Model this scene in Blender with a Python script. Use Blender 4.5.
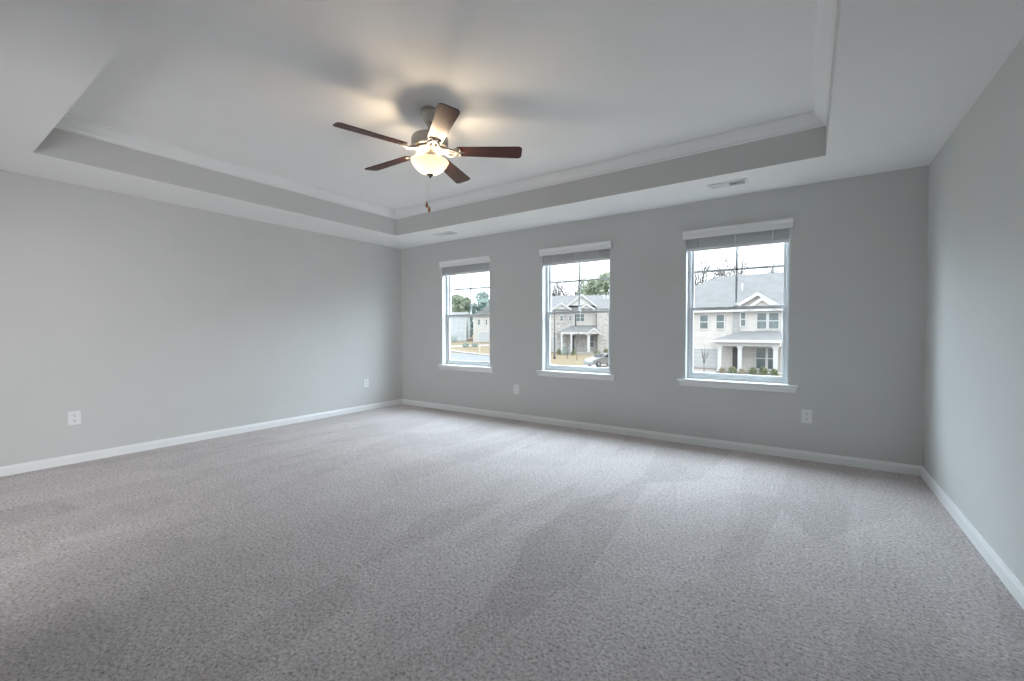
import bpy, bmesh, math, random
from mathutils import Vector, Matrix

for o in list(bpy.data.objects):
    bpy.data.objects.remove(o, do_unlink=True)
SC = bpy.context.scene
COL = SC.collection
R = math.radians

# ------------------------------------------------------------------ camera
F_PX, PITCH, YAW, ROLL = 431.77, 0.0232, 0.60138, -0.00167
H_CAM = 1.300
_c, _s = math.cos(YAW), math.sin(YAW)
_fw = Vector((-_s*math.cos(PITCH), _c*math.cos(PITCH), -math.sin(PITCH)))
_r = Vector((_c, _s, 0)); _u = _r.cross(_fw)
_r2 = _r*math.cos(ROLL)+_u*math.sin(ROLL); _u2 = _u*math.cos(ROLL)-_r*math.sin(ROLL)
cam_d = bpy.data.cameras.new('camera')
cam = bpy.data.objects.new('camera', cam_d); COL.objects.link(cam)
cam.matrix_world = Matrix(((_r2.x, _u2.x, -_fw.x, 0), (_r2.y, _u2.y, -_fw.y, 0), (_r2.z, _u2.z, -_fw.z, H_CAM), (0, 0, 0, 1)))
cam_d.sensor_fit = 'HORIZONTAL'; cam_d.sensor_width = 36.0; cam_d.lens = F_PX/1024*36
cam_d.clip_start = 0.02; cam_d.clip_end = 600
SC.camera = cam

# ------------------------------------------------------------------ exposure
SC.view_settings.view_transform = 'Standard'
SC.view_settings.look = 'None'
SC.view_settings.gamma = 1.0
SC.view_settings.use_curve_mapping = False
SC.view_settings.exposure = 0.06
try:
    SC.cycles.max_bounces = 14; SC.cycles.diffuse_bounces = 8; SC.cycles.transparent_max_bounces = 16
    SC.cycles.use_denoising = True
    SC.cycles.sample_clamp_indirect = 6.0
    SC.cycles.caustics_reflective = False; SC.cycles.caustics_refractive = False
except Exception:
    pass

# ------------------------------------------------------------------ overcast sky: white horizon, brighter overhead
SKY_LOW, SKY_HIGH = 2.9, 4.6
W = bpy.data.worlds.new('overcast_sky'); SC.world = W; W.use_nodes = True
nt = W.node_tree; nt.nodes.clear()
_out = nt.nodes.new('ShaderNodeOutputWorld'); _bg = nt.nodes.new('ShaderNodeBackground')
_tc = nt.nodes.new('ShaderNodeTexCoord'); _sep = nt.nodes.new('ShaderNodeSeparateXYZ')
_mr = nt.nodes.new('ShaderNodeMapRange')
_mr.inputs['From Min'].default_value = 0.10; _mr.inputs['From Max'].default_value = 0.75
_mr.inputs['To Min'].default_value = SKY_LOW; _mr.inputs['To Max'].default_value = SKY_HIGH
_bg.inputs['Color'].default_value = (0.90, 0.95, 1.0, 1)
nt.links.new(_tc.outputs['Generated'], _sep.inputs[0]); nt.links.new(_sep.outputs['Z'], _mr.inputs['Value'])
nt.links.new(_mr.outputs[0], _bg.inputs['Strength']); nt.links.new(_bg.outputs[0], _out.inputs['Surface'])

# room measures (metres); origin on the floor under the camera, +Y towards the window wall
XL, XR, YB, YN, H = -5.952, 0.854, 5.205, -0.40, 2.74
TX0, TX1, TY0, TY1, TZ = -5.168, 0.102, 0.715, 4.435, 3.09
OPENINGS = [(-4.966, -3.972), (-3.064, -2.062), (-1.167, -0.154)]
WZ0, WZ1 = 0.742, 2.40
DOOR = (-5.3, -2.7)

def area_light(name, loc, rot, sx, sy, power, color, portal=False):
    l = bpy.data.lights.new(name, 'AREA'); l.shape = 'RECTANGLE'; l.size = sx; l.size_y = sy
    l.energy = power; l.color = color
    if portal:
        l.cycles.is_portal = True
    o = bpy.data.objects.new(name, l); COL.objects.link(o); o.location = loc; o.rotation_euler = rot
    return o
P_WEST_FILL, P_SKY_FILL, P_DOOR_FILL, P_BULB = 650.0, 8000.0, 55.0, 12.5
# added fill light in the unseen landing, shining in through the doorway
_ll = area_light('landing_fill', (-2.2, YN-1.1, 1.3), (R(90), 0, R(32)), 1.6, 2.2, P_DOOR_FILL, (0.97, 0.985, 1.0)); _ll.data.spread = R(125)
# added fill lights out of view, standing in for sky beside and above windows
area_light('west_fill', (-12.5, 9.6, 2.4), (R(90), 0, -math.atan2(0.94, -0.35)), 5.0, 6.5, P_WEST_FILL, (0.72, 0.865, 1.0))
area_light('sky_fill', (-2.6, 9.5, 5.7), (R(-50), 0, 0), 24.0, 6.0, P_SKY_FILL, (0.70, 0.86, 1.0))
# portals: guide the sky light through the three windows (they emit nothing themselves)
for a, b in OPENINGS:
    area_light('window_portal', ((a+b)/2, YB+0.16, (WZ0+WZ1)/2), (R(-90), 0, 0), b-a, WZ1-WZ0, 1.0, (1, 1, 1), True)

# ------------------------------------------------------------------ helpers
class MB:
    """collects shapes into one mesh"""
    def __init__(self):
        self.bm = bmesh.new()
    def _face(self, vs, mi=0, smooth=False):
        try:
            f = self.bm.faces.new(vs); f.material_index = mi; f.smooth = smooth
            return f
        except ValueError:
            return None
    def poly(self, pts, mi=0):
        return self._face([self.bm.verts.new(p) for p in pts], mi)
    def box(self, x0, x1, y0, y1, z0, z1, mi=0, mat=None):
        P = [(x0,y0,z0),(x1,y0,z0),(x1,y1,z0),(x0,y1,z0),(x0,y0,z1),(x1,y0,z1),(x1,y1,z1),(x0,y1,z1)]
        if mat is not None:
            P = [mat @ Vector(q) for q in P]
        v = [self.bm.verts.new(q) for q in P]
        for q in ((3,2,1,0),(4,5,6,7),(0,1,5,4),(1,2,6,5),(2,3,7,6),(3,0,4,7)):
            self._face([v[i] for i in q], mi)
        return self
    def bbox(self, x0, x1, y0, y1, z0, z1, b=0.003, seg=2, mi=0):
        m = bmesh.new(); t = MB.__new__(MB); t.bm = m
        t.box(x0, x1, y0, y1, z0, z1, mi)
        bmesh.ops.bevel(m, geom=list(m.edges), offset=b, segments=seg, affect='EDGES', profile=0.5)
        self.join(m); return self
    def join(self, m, mat=None):
        vm = {}
        for v in m.verts:
            vm[v] = self.bm.verts.new(mat @ v.co if mat is not None else v.co)
        for f in m.faces:
            self._face([vm[v] for v in f.verts], f.material_index, f.smooth)
        m.free()
    def prism(self, outline, axis, a, b, mi=0, mat=None):
        """outline: 2D points; axis 0: (y,z) along x, 1: (x,z) along y, 2: (x,y) along z"""
        def P(q, t):
            v = {0: (t, q[0], q[1]), 1: (q[0], t, q[1]), 2: (q[0], q[1], t)}[axis]
            return mat @ Vector(v) if mat is not None else v
        A = [self.bm.verts.new(P(q, a)) for q in outline]; B = [self.bm.verts.new(P(q, b)) for q in outline]
        n = len(outline)
        self._face(list(reversed(A)), mi); self._face(B, mi)
        for i in range(n):
            self._face([A[i], A[(i+1) % n], B[(i+1) % n], B[i]], mi)
        return self
    def lathe(self, prof, cx=0, cy=0, n=40, mi=0, cap=True, smooth=True):
        rings = []
        for r, z in prof:
            if r < 1e-6:
                rings.append([self.bm.verts.new((cx, cy, z))])
            else:
                rings.append([self.bm.verts.new((cx+r*math.cos(2*math.pi*i/n), cy+r*math.sin(2*math.pi*i/n), z)) for i in range(n)])
        for A, B in zip(rings, rings[1:]):
            for i in range(n):
                j = (i+1) % n
                if len(A) == 1 and len(B) == 1: continue
                if len(A) == 1: self._face([A[0], B[j], B[i]], mi, smooth)
                elif len(B) == 1: self._face([A[i], A[j], B[0]], mi, smooth)
                else: self._face([A[i], A[j], B[j], B[i]], mi, smooth)
        if cap:
            if len(rings[0]) > 1: self._face(list(reversed(rings[0])), mi)
            if len(rings[-1]) > 1: self._face(rings[-1], mi)
        return self
    def tube(self, pts, rad, n=8, mi=0, caps=True):
        pts = [Vector(q) for q in pts]
        rads = rad if isinstance(rad, (list, tuple)) else [rad]*len(pts)
        prev = None; rings = []
        for i, q in enumerate(pts):
            d = (pts[min(i+1, len(pts)-1)] - pts[max(i-1, 0)]).normalized()
            ref = prev if prev is not None else (Vector((0,0,1)) if abs(d.z) < 0.9 else Vector((1,0,0)))
            a = (ref - d*ref.dot(d)).normalized(); prev = a
            b = d.cross(a)
            rings.append([self.bm.verts.new(q + (a*math.cos(2*math.pi*k/n) + b*math.sin(2*math.pi*k/n))*rads[i]) for k in range(n)])
        for A, B in zip(rings, rings[1:]):
            for k in range(n):
                self._face([A[k], A[(k+1) % n], B[(k+1) % n], B[k]], mi, True)
        if caps:
            self._face(list(reversed(rings[0])), mi); self._face(rings[-1], mi)
        return self
    def build(self, name, mats, parent=None, normals=True):
        if normals:
            bmesh.ops.recalc_face_normals(self.bm, faces=list(self.bm.faces))
        me = bpy.data.meshes.new(name); self.bm.to_mesh(me); self.bm.free()
        for m in (mats if isinstance(mats, (list, tuple)) else [mats]):
            me.materials.append(m)
        o = bpy.data.objects.new(name, me); COL.objects.link(o)
        if parent is not None:
            o.parent = parent
        return o

def tag(o, label=None, cat=None, group=None, kind=None):
    if label: o['label'] = label
    if cat: o['category'] = cat
    if group: o['group'] = group
    if kind: o['kind'] = kind
    return o
def empty(name, loc, rz=0.0, **k):
    o = bpy.data.objects.new(name, None); COL.objects.link(o); o.empty_display_size = 0.1
    o.location = loc; o.rotation_euler = (0, 0, rz)
    return tag(o, **k)
def copy_tree(o, parent=None):
    c = o.copy(); COL.objects.link(c)
    if parent is not None: c.parent = parent
    for ch in list(o.children): copy_tree(ch, c)
    return c
def struct(o, label=None, cat=None):
    o['kind'] = 'structure'
    if label: o['label'] = label
    if cat: o['category'] = cat
    return o

# ------------------------------------------------------------------ materials
def new_mat(name):
    m = bpy.data.materials.new(name); m.use_nodes = True
    return m, m.node_tree, m.node_tree.nodes['Principled BSDF']
def node(t, kind, **k):
    n = t.nodes.new(kind)
    for a, b in k.items(): setattr(n, a, b)
    return n
def coords(t, scale=(1, 1, 1)):
    tc = node(t, 'ShaderNodeTexCoord'); mp = node(t, 'ShaderNodeMapping'); mp.inputs['Scale'].default_value = scale
    t.links.new(tc.outputs['Object'], mp.inputs['Vector']); return mp.outputs[0]
def noise(t, vec, scale, detail=2.0, rough=0.5, dist=0.0):
    n = node(t, 'ShaderNodeTexNoise'); n.inputs['Scale'].default_value = scale; n.inputs['Detail'].default_value = detail
    n.inputs['Roughness'].default_value = rough; n.inputs['Distortion'].default_value = dist
    t.links.new(vec, n.inputs['Vector']); return n.outputs['Fac']
def ramp(t, fac, stops):
    r = node(t, 'ShaderNodeValToRGB'); e = r.color_ramp.elements
    while len(e) < len(stops): e.new(0.5)
    for k, (p, c) in enumerate(stops):
        e[k].position = p; e[k].color = (*c, 1) if len(c) == 3 else c
    t.links.new(fac, r.inputs[0]); return r.outputs[0]
def bump(t, h, b, strength, dist):
    n = node(t, 'ShaderNodeBump'); n.inputs['Strength'].default_value = strength; n.inputs['Distance'].default_value = dist
    t.links.new(h, n.inputs['Height']); t.links.new(n.outputs[0], b.inputs['Normal']); return n
def plain(name, col, rough=0.5, metal=0.0, var=0.04, scale=8.0, spec=0.5, bstr=0.0, bscale=200, bdist=0.001):
    m, t, b = new_mat(name)
    v = coords(t); f = noise(t, v, scale, 3.0)
    lo = tuple(max(0, c*(1-var)) for c in col); hi = tuple(min(1, c*(1+var)) for c in col)
    t.links.new(ramp(t, f, [(0.3, lo), (0.7, hi)]), b.inputs['Base Color'])
    b.inputs['Roughness'].default_value = rough; b.inputs['Metallic'].default_value = metal
    b.inputs['Specular IOR Level'].default_value = spec
    if bstr: bump(t, noise(t, v, bscale, 2.0), b, bstr, bdist)
    return m
def carpet_mat():
    m, t, b = new_mat('carpet_pile')
    v = coords(t)
    tuft = noise(t, v, 62.0, 6.0, 0.78, 0.0)
    big = noise(t, v, 1.6, 4.0, 0.6, 1.4)
    mid = noise(t, v, 8.0, 5.0, 0.68, 2.2)
    # vacuum tracks: wedges and stripes where the pile lies one way or the other
    def wedge(rot, sx, sy, scale):
        tc = node(t, 'ShaderNodeTexCoord'); mp = node(t, 'ShaderNodeMapping')
        mp.inputs['Rotation'].default_value = (0, 0, rot); mp.inputs['Scale'].default_value = (sx, sy, 1)
        t.links.new(tc.outputs['Object'], mp.inputs['Vector'])
        n = node(t, 'ShaderNodeTexVoronoi'); n.inputs['Scale'].default_value = scale
        t.links.new(mp.outputs[0], n.inputs['Vector'])
        sp = node(t, 'ShaderNodeSeparateXYZ'); t.links.new(n.outputs['Color'], sp.inputs[0]); return sp.outputs['X']
    w1 = wedge(R(20), 3.2, 0.8, 1.0); w2 = wedge(R(-24), 2.4, 0.55, 0.9)
    def mixv(a, bb, f):
        n = node(t, 'ShaderNodeMix'); n.data_type = 'FLOAT'; n.inputs[0].default_value = f
        t.links.new(a, n.inputs[2]); t.links.new(bb, n.inputs[3]); return n.outputs[0]
    trk = mixv(mixv(w1, w2, 0.5), mixv(big, mid, 0.6), 0.70)
    base = ramp(t, trk, [(0.34, (0.565, 0.510, 0.503)), (0.50, (0.66, 0.600, 0.592)), (0.66, (0.74, 0.678, 0.668))])
    sp = ramp(t, tuft, [(0.35, (0.24, 0.225, 0.21)), (0.445, (0.82, 0.81, 0.80)), (0.555, (1.09, 1.09, 1.09)), (0.70, (1.38, 1.38, 1.38))])
    mx = node(t, 'ShaderNodeMix'); mx.data_type = 'RGBA'; mx.blend_type = 'MULTIPLY'; mx.inputs[0].default_value = 1.0
    t.links.new(base, mx.inputs[6]); t.links.new(sp, mx.inputs[7])
    t.links.new(mx.outputs[2], b.inputs['Base Color'])
    b.inputs['Roughness'].default_value = 0.95; b.inputs['Specular IOR Level'].default_value = 0.08
    try: b.inputs['Sheen Weight'].default_value = 0.15
    except Exception: pass
    n1 = bump(t, tuft, b, 0.9, 0.012)
    n2 = node(t, 'ShaderNodeBump'); n2.inputs['Strength'].default_value = 0.5; n2.inputs['Distance'].default_value = 0.02
    t.links.new(mid, n2.inputs['Height']); t.links.new(n2.outputs[0], n1.inputs['Normal'])
    return m
def wood_blade_mat():
    m, t, b = new_mat('cherry_wood')
    v = coords(t, (2.0, 26.0, 4.0)); f = noise(t, v, 3.0, 5.0, 0.6, 0.8)
    t.links.new(ramp(t, f, [(0.3, (0.030, 0.006, 0.004)), (0.55, (0.075, 0.015, 0.007)), (0.8, (0.13, 0.030, 0.012))]), b.inputs['Base Color'])
    b.inputs['Roughness'].default_value = 0.40; b.inputs['Specular IOR Level'].default_value = 0.38
    return m
def brick_mat(name, c1, c2, mortar, scale=4.0):
    m, t, b = new_mat(name)
    tc = node(t, 'ShaderNodeTexCoord'); sp = node(t, 'ShaderNodeSeparateXYZ'); cb = node(t, 'ShaderNodeCombineXYZ')
    ad = node(t, 'ShaderNodeMath', operation='ADD')
    t.links.new(tc.outputs['Object'], sp.inputs[0]); t.links.new(sp.outputs['X'], ad.inputs[0]); t.links.new(sp.outputs['Y'], ad.inputs[1])
    t.links.new(ad.outputs[0], cb.inputs['X']); t.links.new(sp.outputs['Z'], cb.inputs['Y'])
    br = node(t, 'ShaderNodeTexBrick'); br.inputs['Scale'].default_value = scale
    br.inputs['Color1'].default_value = (*c1, 1); br.inputs['Color2'].default_value = (*c2, 1); br.inputs['Mortar'].default_value = (*mortar, 1)
    t.links.new(cb.outputs[0], br.inputs['Vector']); t.links.new(br.outputs['Color'], b.inputs['Base Color'])
    b.inputs['Roughness'].default_value = 0.9
    return m
def band_mat(name, col, dark, per_m, rough=0.8, axis='Z', duty=0.86):
    """siding boards / shingle courses: thin darker joints every 1/per_m metres, some board to board variation"""
    m, t, b = new_mat(name)
    tc = node(t, 'ShaderNodeTexCoord'); sp = node(t, 'ShaderNodeSeparateXYZ'); t.links.new(tc.outputs['Object'], sp.inputs[0])
    mu = node(t, 'ShaderNodeMath', operation='MULTIPLY'); mu.inputs[1].default_value = per_m
    fr = node(t, 'ShaderNodeMath', operation='FRACT')
    t.links.new(sp.outputs[axis], mu.inputs[0]); t.links.new(mu.outputs[0], fr.inputs[0])
    line = ramp(t, fr.outputs[0], [(duty-0.02, col), (duty+0.02, dark)])
    f = noise(t, tc.outputs['Object'], 1.2, 5.0, 0.7)
    var = ramp(t, f, [(0.3, (0.85, 0.85, 0.85)), (0.7, (1.12, 1.12, 1.12))])
    mx = node(t, 'ShaderNodeMix'); mx.data_type = 'RGBA'; mx.blend_type = 'MULTIPLY'; mx.inputs[0].default_value = 1.0
    t.links.new(line, mx.inputs[6]); t.links.new(var, mx.inputs[7]); t.links.new(mx.outputs[2], b.inputs['Base Color'])
    b.inputs['Roughness'].default_value = rough
    return m
def glass_mat():
    m = bpy.data.materials.new('window_glass'); m.use_nodes = True; t = m.node_tree; t.nodes.clear()
    o = node(t, 'ShaderNodeOutputMaterial'); mx = node(t, 'ShaderNodeMixShader'); tr = node(t, 'ShaderNodeBsdfTransparent')
    gl = node(t, 'ShaderNodeBsdfGlossy'); gl.inputs['Roughness'].default_value = 0.02
    tr.inputs['Color'].default_value = (0.97, 0.985, 0.98, 1)
    mx.inputs[0].default_value = 0.035
    t.links.new(tr.outputs[0], mx.inputs[1]); t.links.new(gl.outputs[0], mx.inputs[2])
    t.links.new(mx.outputs[0], o.inputs['Surface']); return m
def bowl_mat():
    m = bpy.data.materials.new('frosted_alabaster_glass'); m.use_nodes = True; t = m.node_tree; t.nodes.clear()
    o = node(t, 'ShaderNodeOutputMaterial'); v = coords(t)
    f = noise(t, v, 14.0, 4.0, 0.6, 1.5)
    col = ramp(t, f, [(0.3, (0.080, 0.068, 0.049)), (0.7, (0.105, 0.093, 0.071))])
    tl = node(t, 'ShaderNodeBsdfTranslucent'); df = node(t, 'ShaderNodeBsdfDiffuse'); em = node(t, 'ShaderNodeEmission')
    gl = node(t, 'ShaderNodeBsdfGlossy'); gl.inputs['Roughness'].default_value = 0.25
    for n in (tl, df, em): t.links.new(col, n.inputs['Color'])
    em.inputs['Strength'].default_value = 6.2
    m1 = node(t, 'ShaderNodeMixShader'); m1.inputs[0].default_value = 0.45
    t.links.new(tl.outputs[0], m1.inputs[1]); t.links.new(df.outputs[0], m1.inputs[2])
    m2 = node(t, 'ShaderNodeMixShader'); m2.inputs[0].default_value = 0.04
    t.links.new(m1.outputs[0], m2.inputs[1]); t.links.new(gl.outputs[0], m2.inputs[2])
    a = node(t, 'ShaderNodeAddShader'); t.links.new(m2.outputs[0], a.inputs[0]); t.links.new(em.outputs[0], a.inputs[1])
    t.links.new(a.outputs[0], o.inputs['Surface']); return m
def grass_mat():
    m, t, b = new_mat('dormant_lawn'); v = coords(t)
    f = noise(t, v, 0.35, 6.0, 0.7, 0.5)
    t.links.new(ramp(t, f, [(0.3, (0.19, 0.155, 0.105)), (0.55, (0.245, 0.205, 0.145)), (0.75, (0.20, 0.19, 0.125))]), b.inputs['Base Color'])
    b.inputs['Roughness'].default_value = 1.0; b.inputs['Specular IOR Level'].default_value = 0.05
    return m

M = {}
M['wall'] = plain('pale_grey_wall_paint', (0.62, 0.622, 0.608), 0.7, var=0.012, scale=2.0, spec=0.25, bstr=0.08, bscale=260)
M['ceil'] = plain('flat_ceiling_paint', (0.87, 0.87, 0.865), 0.85, var=0.012, scale=2.0, spec=0.15, bstr=0.08, bscale=220)
M['trim'] = plain('white_semi_gloss_trim', (0.85, 0.855, 0.855), 0.38, var=0.01, scale=5.0)
M['vinyl'] = plain('greyed_window_vinyl', (0.62, 0.64, 0.655), 0.45, var=0.01, scale=5.0)  # white vinyl, its colour greyed to hold down the daylight falling on it
M['blind'] = plain('white_blind_slat', (0.70, 0.70, 0.70), 0.5, var=0.03, scale=9.0)
M['plate'] = plain('white_cover_plate', (0.82, 0.82, 0.82), 0.35, var=0.01)
M['slot'] = plain('dark_slot', (0.03, 0.03, 0.03), 0.7)
M['duct'] = plain('dark_duct', (0.05, 0.055, 0.06), 0.8)
M['carpet'] = carpet_mat()
M['wood'] = wood_blade_mat()
M['nickel'] = plain('brushed_nickel', (0.56, 0.525, 0.475), 0.40, 0.65, var=0.06, scale=30)
M['dnickel'] = plain('dark_nickel', (0.12, 0.11, 0.10), 0.4, 0.8)
M['bowl'] = bowl_mat()
M['bulb'] = None
M['chain'] = plain('chain_metal', (0.80, 0.78, 0.72), 0.4, 0.2)
M['fob'] = plain('varnished_wood_fob', (0.42, 0.17, 0.06), 0.45, var=0.2, scale=60)
M['glass'] = glass_mat()
M['lock'] = plain('sash_lock_metal', (0.70, 0.70, 0.70), 0.4)
M['lawn'] = grass_mat()
M['road'] = plain('street_asphalt', (0.185, 0.20, 0.215), 0.95, var=0.12, scale=0.6)
M['conc'] = plain('pale_concrete', (0.34, 0.335, 0.325), 0.95, var=0.08, scale=0.8)
M['siding'] = band_mat('beige_lap_siding', (0.50, 0.475, 0.455), (0.40, 0.38, 0.36), 5.5)
M['siding_blue'] = band_mat('pale_blue_lap_siding', (0.43, 0.47, 0.49), (0.36, 0.40, 0.42), 5.5)
M['siding_cream'] = band_mat('cream_lap_siding', (0.47, 0.455, 0.43), (0.38, 0.365, 0.35), 5.5)
M['stone'] = brick_mat('grey_stone_veneer', (0.24, 0.24, 0.25), (0.34, 0.34, 0.345), (0.38, 0.38, 0.38), 2.2)
M['brick'] = brick_mat('pale_brick', (0.25, 0.24, 0.23), (0.48, 0.465, 0.445), (0.48, 0.47, 0.455), 1.6)
M['brickred'] = brick_mat('red_brick_band', (0.22, 0.10, 0.08), (0.27, 0.13, 0.10), (0.33, 0.30, 0.28), 5.0)
M['roof'] = band_mat('grey_roof_shingle', (0.185, 0.190, 0.198), (0.15, 0.154, 0.16), 4.5, 0.95)
M['extrim'] = plain('white_exterior_trim', (0.50, 0.50, 0.50), 0.6, var=0.02)
M['expane'] = plain('house_window_pane', (0.10, 0.125, 0.13), 0.12, var=0.25, scale=1.5)
M['exdoor'] = plain('dark_front_door', (0.045, 0.045, 0.05), 0.5)
M['garage'] = plain('white_garage_door', (0.40, 0.41, 0.42), 0.6, var=0.02)
M['bark'] = plain('grey_bark', (0.13, 0.12, 0.112), 0.95, var=0.2, scale=5)
M['leaf'] = plain('evergreen_leaf', (0.25, 0.30, 0.215), 0.8, var=0.45, scale=0.6)
M['leaf2'] = plain('bluish_evergreen_leaf', (0.23, 0.31, 0.285), 0.8, var=0.4, scale=0.6)
M['shrub'] = plain('shrub_leaf', (0.19, 0.22, 0.13), 0.8, var=0.4, scale=2.0)
M['drygrass'] = plain('dry_plume_grass', (0.36, 0.33, 0.27), 0.9, var=0.2, scale=3.0)
M['car'] = plain('silver_car_paint', (0.33, 0.345, 0.37), 0.25, 0.3, var=0.02)
M['carglass'] = plain('tinted_car_glass', (0.02, 0.022, 0.026), 0.08)
M['tyre'] = plain('black_tyre', (0.02, 0.02, 0.02), 0.8)
M['alloy'] = plain('wheel_alloy', (0.45, 0.45, 0.46), 0.35, 0.7)
M['redlight'] = plain('red_lamp_lens', (0.35, 0.05, 0.05), 0.3)
M['iron'] = plain('dark_lamp_post', (0.06, 0.06, 0.065), 0.6)
M['marker'] = plain('pale_marker_post', (0.50, 0.47, 0.36), 0.7)

# ------------------------------------------------------------------ room shell
def wall_holes(name, x0, x1, z0, z1, y0, y1, holes, m):
    """wall slab between y0 and y1, pierced by holes (xa, xb, za, zb), reveals included"""
    b = MB()
    xs = sorted({x0, x1, *[h[0] for h in holes], *[h[1] for h in holes]})
    zs = sorted({z0, z1, *[h[2] for h in holes], *[h[3] for h in holes]})
    for a, c in zip(xs, xs[1:]):
        for d, e in zip(zs, zs[1:]):
            mx_, mz_ = (a+c)/2, (d+e)/2
            if any(h[0] < mx_ < h[1] and h[2] < mz_ < h[3] for h in holes): continue
            for yy in (y0, y1): b.poly([(a,yy,d),(c,yy,d),(c,yy,e),(a,yy,e)])
    for (a, c, d, e) in holes:
        b.poly([(a,y0,d),(a,y1,d),(a,y1,e),(a,y0,e)]); b.poly([(c,y0,d),(c,y1,d),(c,y1,e),(c,y0,e)])
        b.poly([(a,y0,e),(a,y1,e),(c,y1,e),(c,y0,e)]); b.poly([(a,y0,d),(a,y1,d),(c,y1,d),(c,y0,d)])
    for (p, q) in ((x0, 0), (x1, 0)):
        b.poly([(p,y0,z0),(p,y1,z0),(p,y1,z1),(p,y0,z1)])
    b.poly([(x0,y0,z1),(x1,y0,z1),(x1,y1,z1),(x0,y1,z1)]); b.poly([(x0,y0,z0),(x1,y0,z0),(x1,y1,z0),(x0,y1,z0)])
    bmesh.ops.remove_doubles(b.bm, verts=list(b.bm.verts), dist=1e-5)
    return struct(b.build(name, m), cat='wall')
wall_holes('wall_back', XL-0.13, XR+0.13, -0.1, 3.2, YB, YB+0.17, [(a, b, WZ0-0.02, WZ1) for a, b in OPENINGS], M['wall'])
wall_holes('wall_near', XL-0.13, XR+0.13, -0.1, 3.2, YN-0.12, YN, [(DOOR[0], DOOR[1], -0.1, 2.15)], M['wall'])
struct(MB().box(XL-0.13, XL, YN-0.05, YB+0.05, -0.1, 3.2).build('wall_left', M['wall']), cat='wall')
struct(MB().box(XR, XR+0.13, YN-0.05, YB+0.05, -0.1, 3.2).build('wall_right', M['wall']), cat='wall')
# unseen landing box, added behind the doorway to keep outdoor light out
m_ = MB(); m_.box(DOOR[0]-0.9, DOOR[0]-0.8, YN-2.1, YN-0.12, -0.1, 2.8); m_.box(-0.9, -0.8, YN-2.1, YN-0.12, -0.1, 2.8); m_.box(DOOR[0]-0.9, -0.8, YN-2.2, YN-2.1, -0.1, 2.8)
m_.box(DOOR[0]-0.9, -0.8, YN-2.2, YN-0.12, 2.62, 2.8)
struct(m_.build('wall_landing_shield', M['wall']), cat='wall')
fl = MB(); fl.box(XL-0.4, XR+0.1, YN-2.2, YB+0.1, -0.12, 0.0)
struct(fl.build('floor', M['carpet']), cat='floor')
b = MB()
X0, X1, Y0, Y1 = XL-0.1, XR+0.1, YN-0.1, YB+0.1
for (a, c, d, e) in ((X0, TX0, Y0, Y1), (TX1, X1, Y0, Y1), (TX0, TX1, Y0, TY0), (TX0, TX1, TY1, Y1)):
    b.poly([(a,d,H),(c,d,H),(c,e,H),(a,e,H)])
for (p, q) in (((TX0,TY0),(TX1,TY0)), ((TX1,TY0),(TX1,TY1)), ((TX1,TY1),(TX0,TY1)), ((TX0,TY1),(TX0,TY0))):
    b.poly([(p[0],p[1],H),(q[0],q[1],H),(q[0],q[1],TZ),(p[0],p[1],TZ)], 1)
b.poly([(TX0,TY0,TZ),(TX1,TY0,TZ),(TX1,TY1,TZ),(TX0,TY1,TZ)])
b.box(X0, X1, Y0, Y1, 3.14, 3.2)
bmesh.ops.remove_doubles(b.bm, verts=list(b.bm.verts), dist=1e-5)
struct(b.build('ceiling', [M['ceil'], M['wall']]), cat='ceiling')

def sweep_profile(name, prof, path, mat, closed=False):
    """profile (out, z) swept along straight mitred runs; one object per run"""
    res = []
    for i, (p, q, n, mp, mq) in enumerate(path):
        # p, q: end points on the wall line; n: direction into the room; mp/mq: +1 shortens with 'out' at that end, -1 lengthens
        p, q, n = Vector((*p, 0)), Vector((*q, 0)), Vector((*n, 0)); d = (q-p).normalized()
        bb = MB(); A, B = [], []
        for o_, z_ in prof:
            A.append(bb.bm.verts.new(p + n*o_ + d*o_*mp + Vector((0, 0, z_)))); B.append(bb.bm.verts.new(q + n*o_ - d*o_*mq + Vector((0, 0, z_))))
        k = len(prof)
        for j in range(k):
            bb._face([A[j], A[(j+1) % k], B[(j+1) % k], B[j]])
        bb._face(A); bb._face(B)
        nm = name[i] if isinstance(name, list) else name
        res.append(struct(bb.build(nm, mat), cat='trim'))
    return res
base_prof = [(0, 0), (0.015, 0), (0.015, 0.062), (0.0125, 0.070), (0.009, 0.076), (0.007, 0.086), (0, 0.088)]
sweep_profile(['baseboard_left', 'baseboard_back', 'baseboard_right'], base_prof,
    [((XL, YN), (XL, YB), (1, 0), 1, 1), ((XL, YB), (XR, YB), (0, -1), 1, 1), ((XR, YB), (XR, YN), (-1, 0), 1, 1)], M['trim'])
sweep_profile(['baseboard_near', 'baseboard_entry'], base_prof,
    [((XL, YN), (DOOR[0]-0.08, YN), (0, 1), 1, 0), ((DOOR[1]+0.08, YN), (XR, YN), (0, 1), 0, 1)], M['trim'])
zc = TZ
crown_prof = [(0, zc), (0.092, zc), (0.092, zc-0.012), (0.080, zc-0.018), (0.070, zc-0.034), (0.052, zc-0.054), (0.030, zc-0.072), (0.018, zc-0.084), (0.018, zc-0.096), (0.0, zc-0.106)]
sweep_profile(['trim_1', 'trim_2', 'trim_3', 'trim_4'], crown_prof,
    [((TX0, TY0), (TX0, TY1), (1, 0), 1, 1), ((TX0, TY1), (TX1, TY1), (0, -1), 1, 1), ((TX1, TY1), (TX1, TY0), (-1, 0), 1, 1), ((TX1, TY0), (TX0, TY0), (0, 1), 1, 1)], M['trim'])
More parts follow.
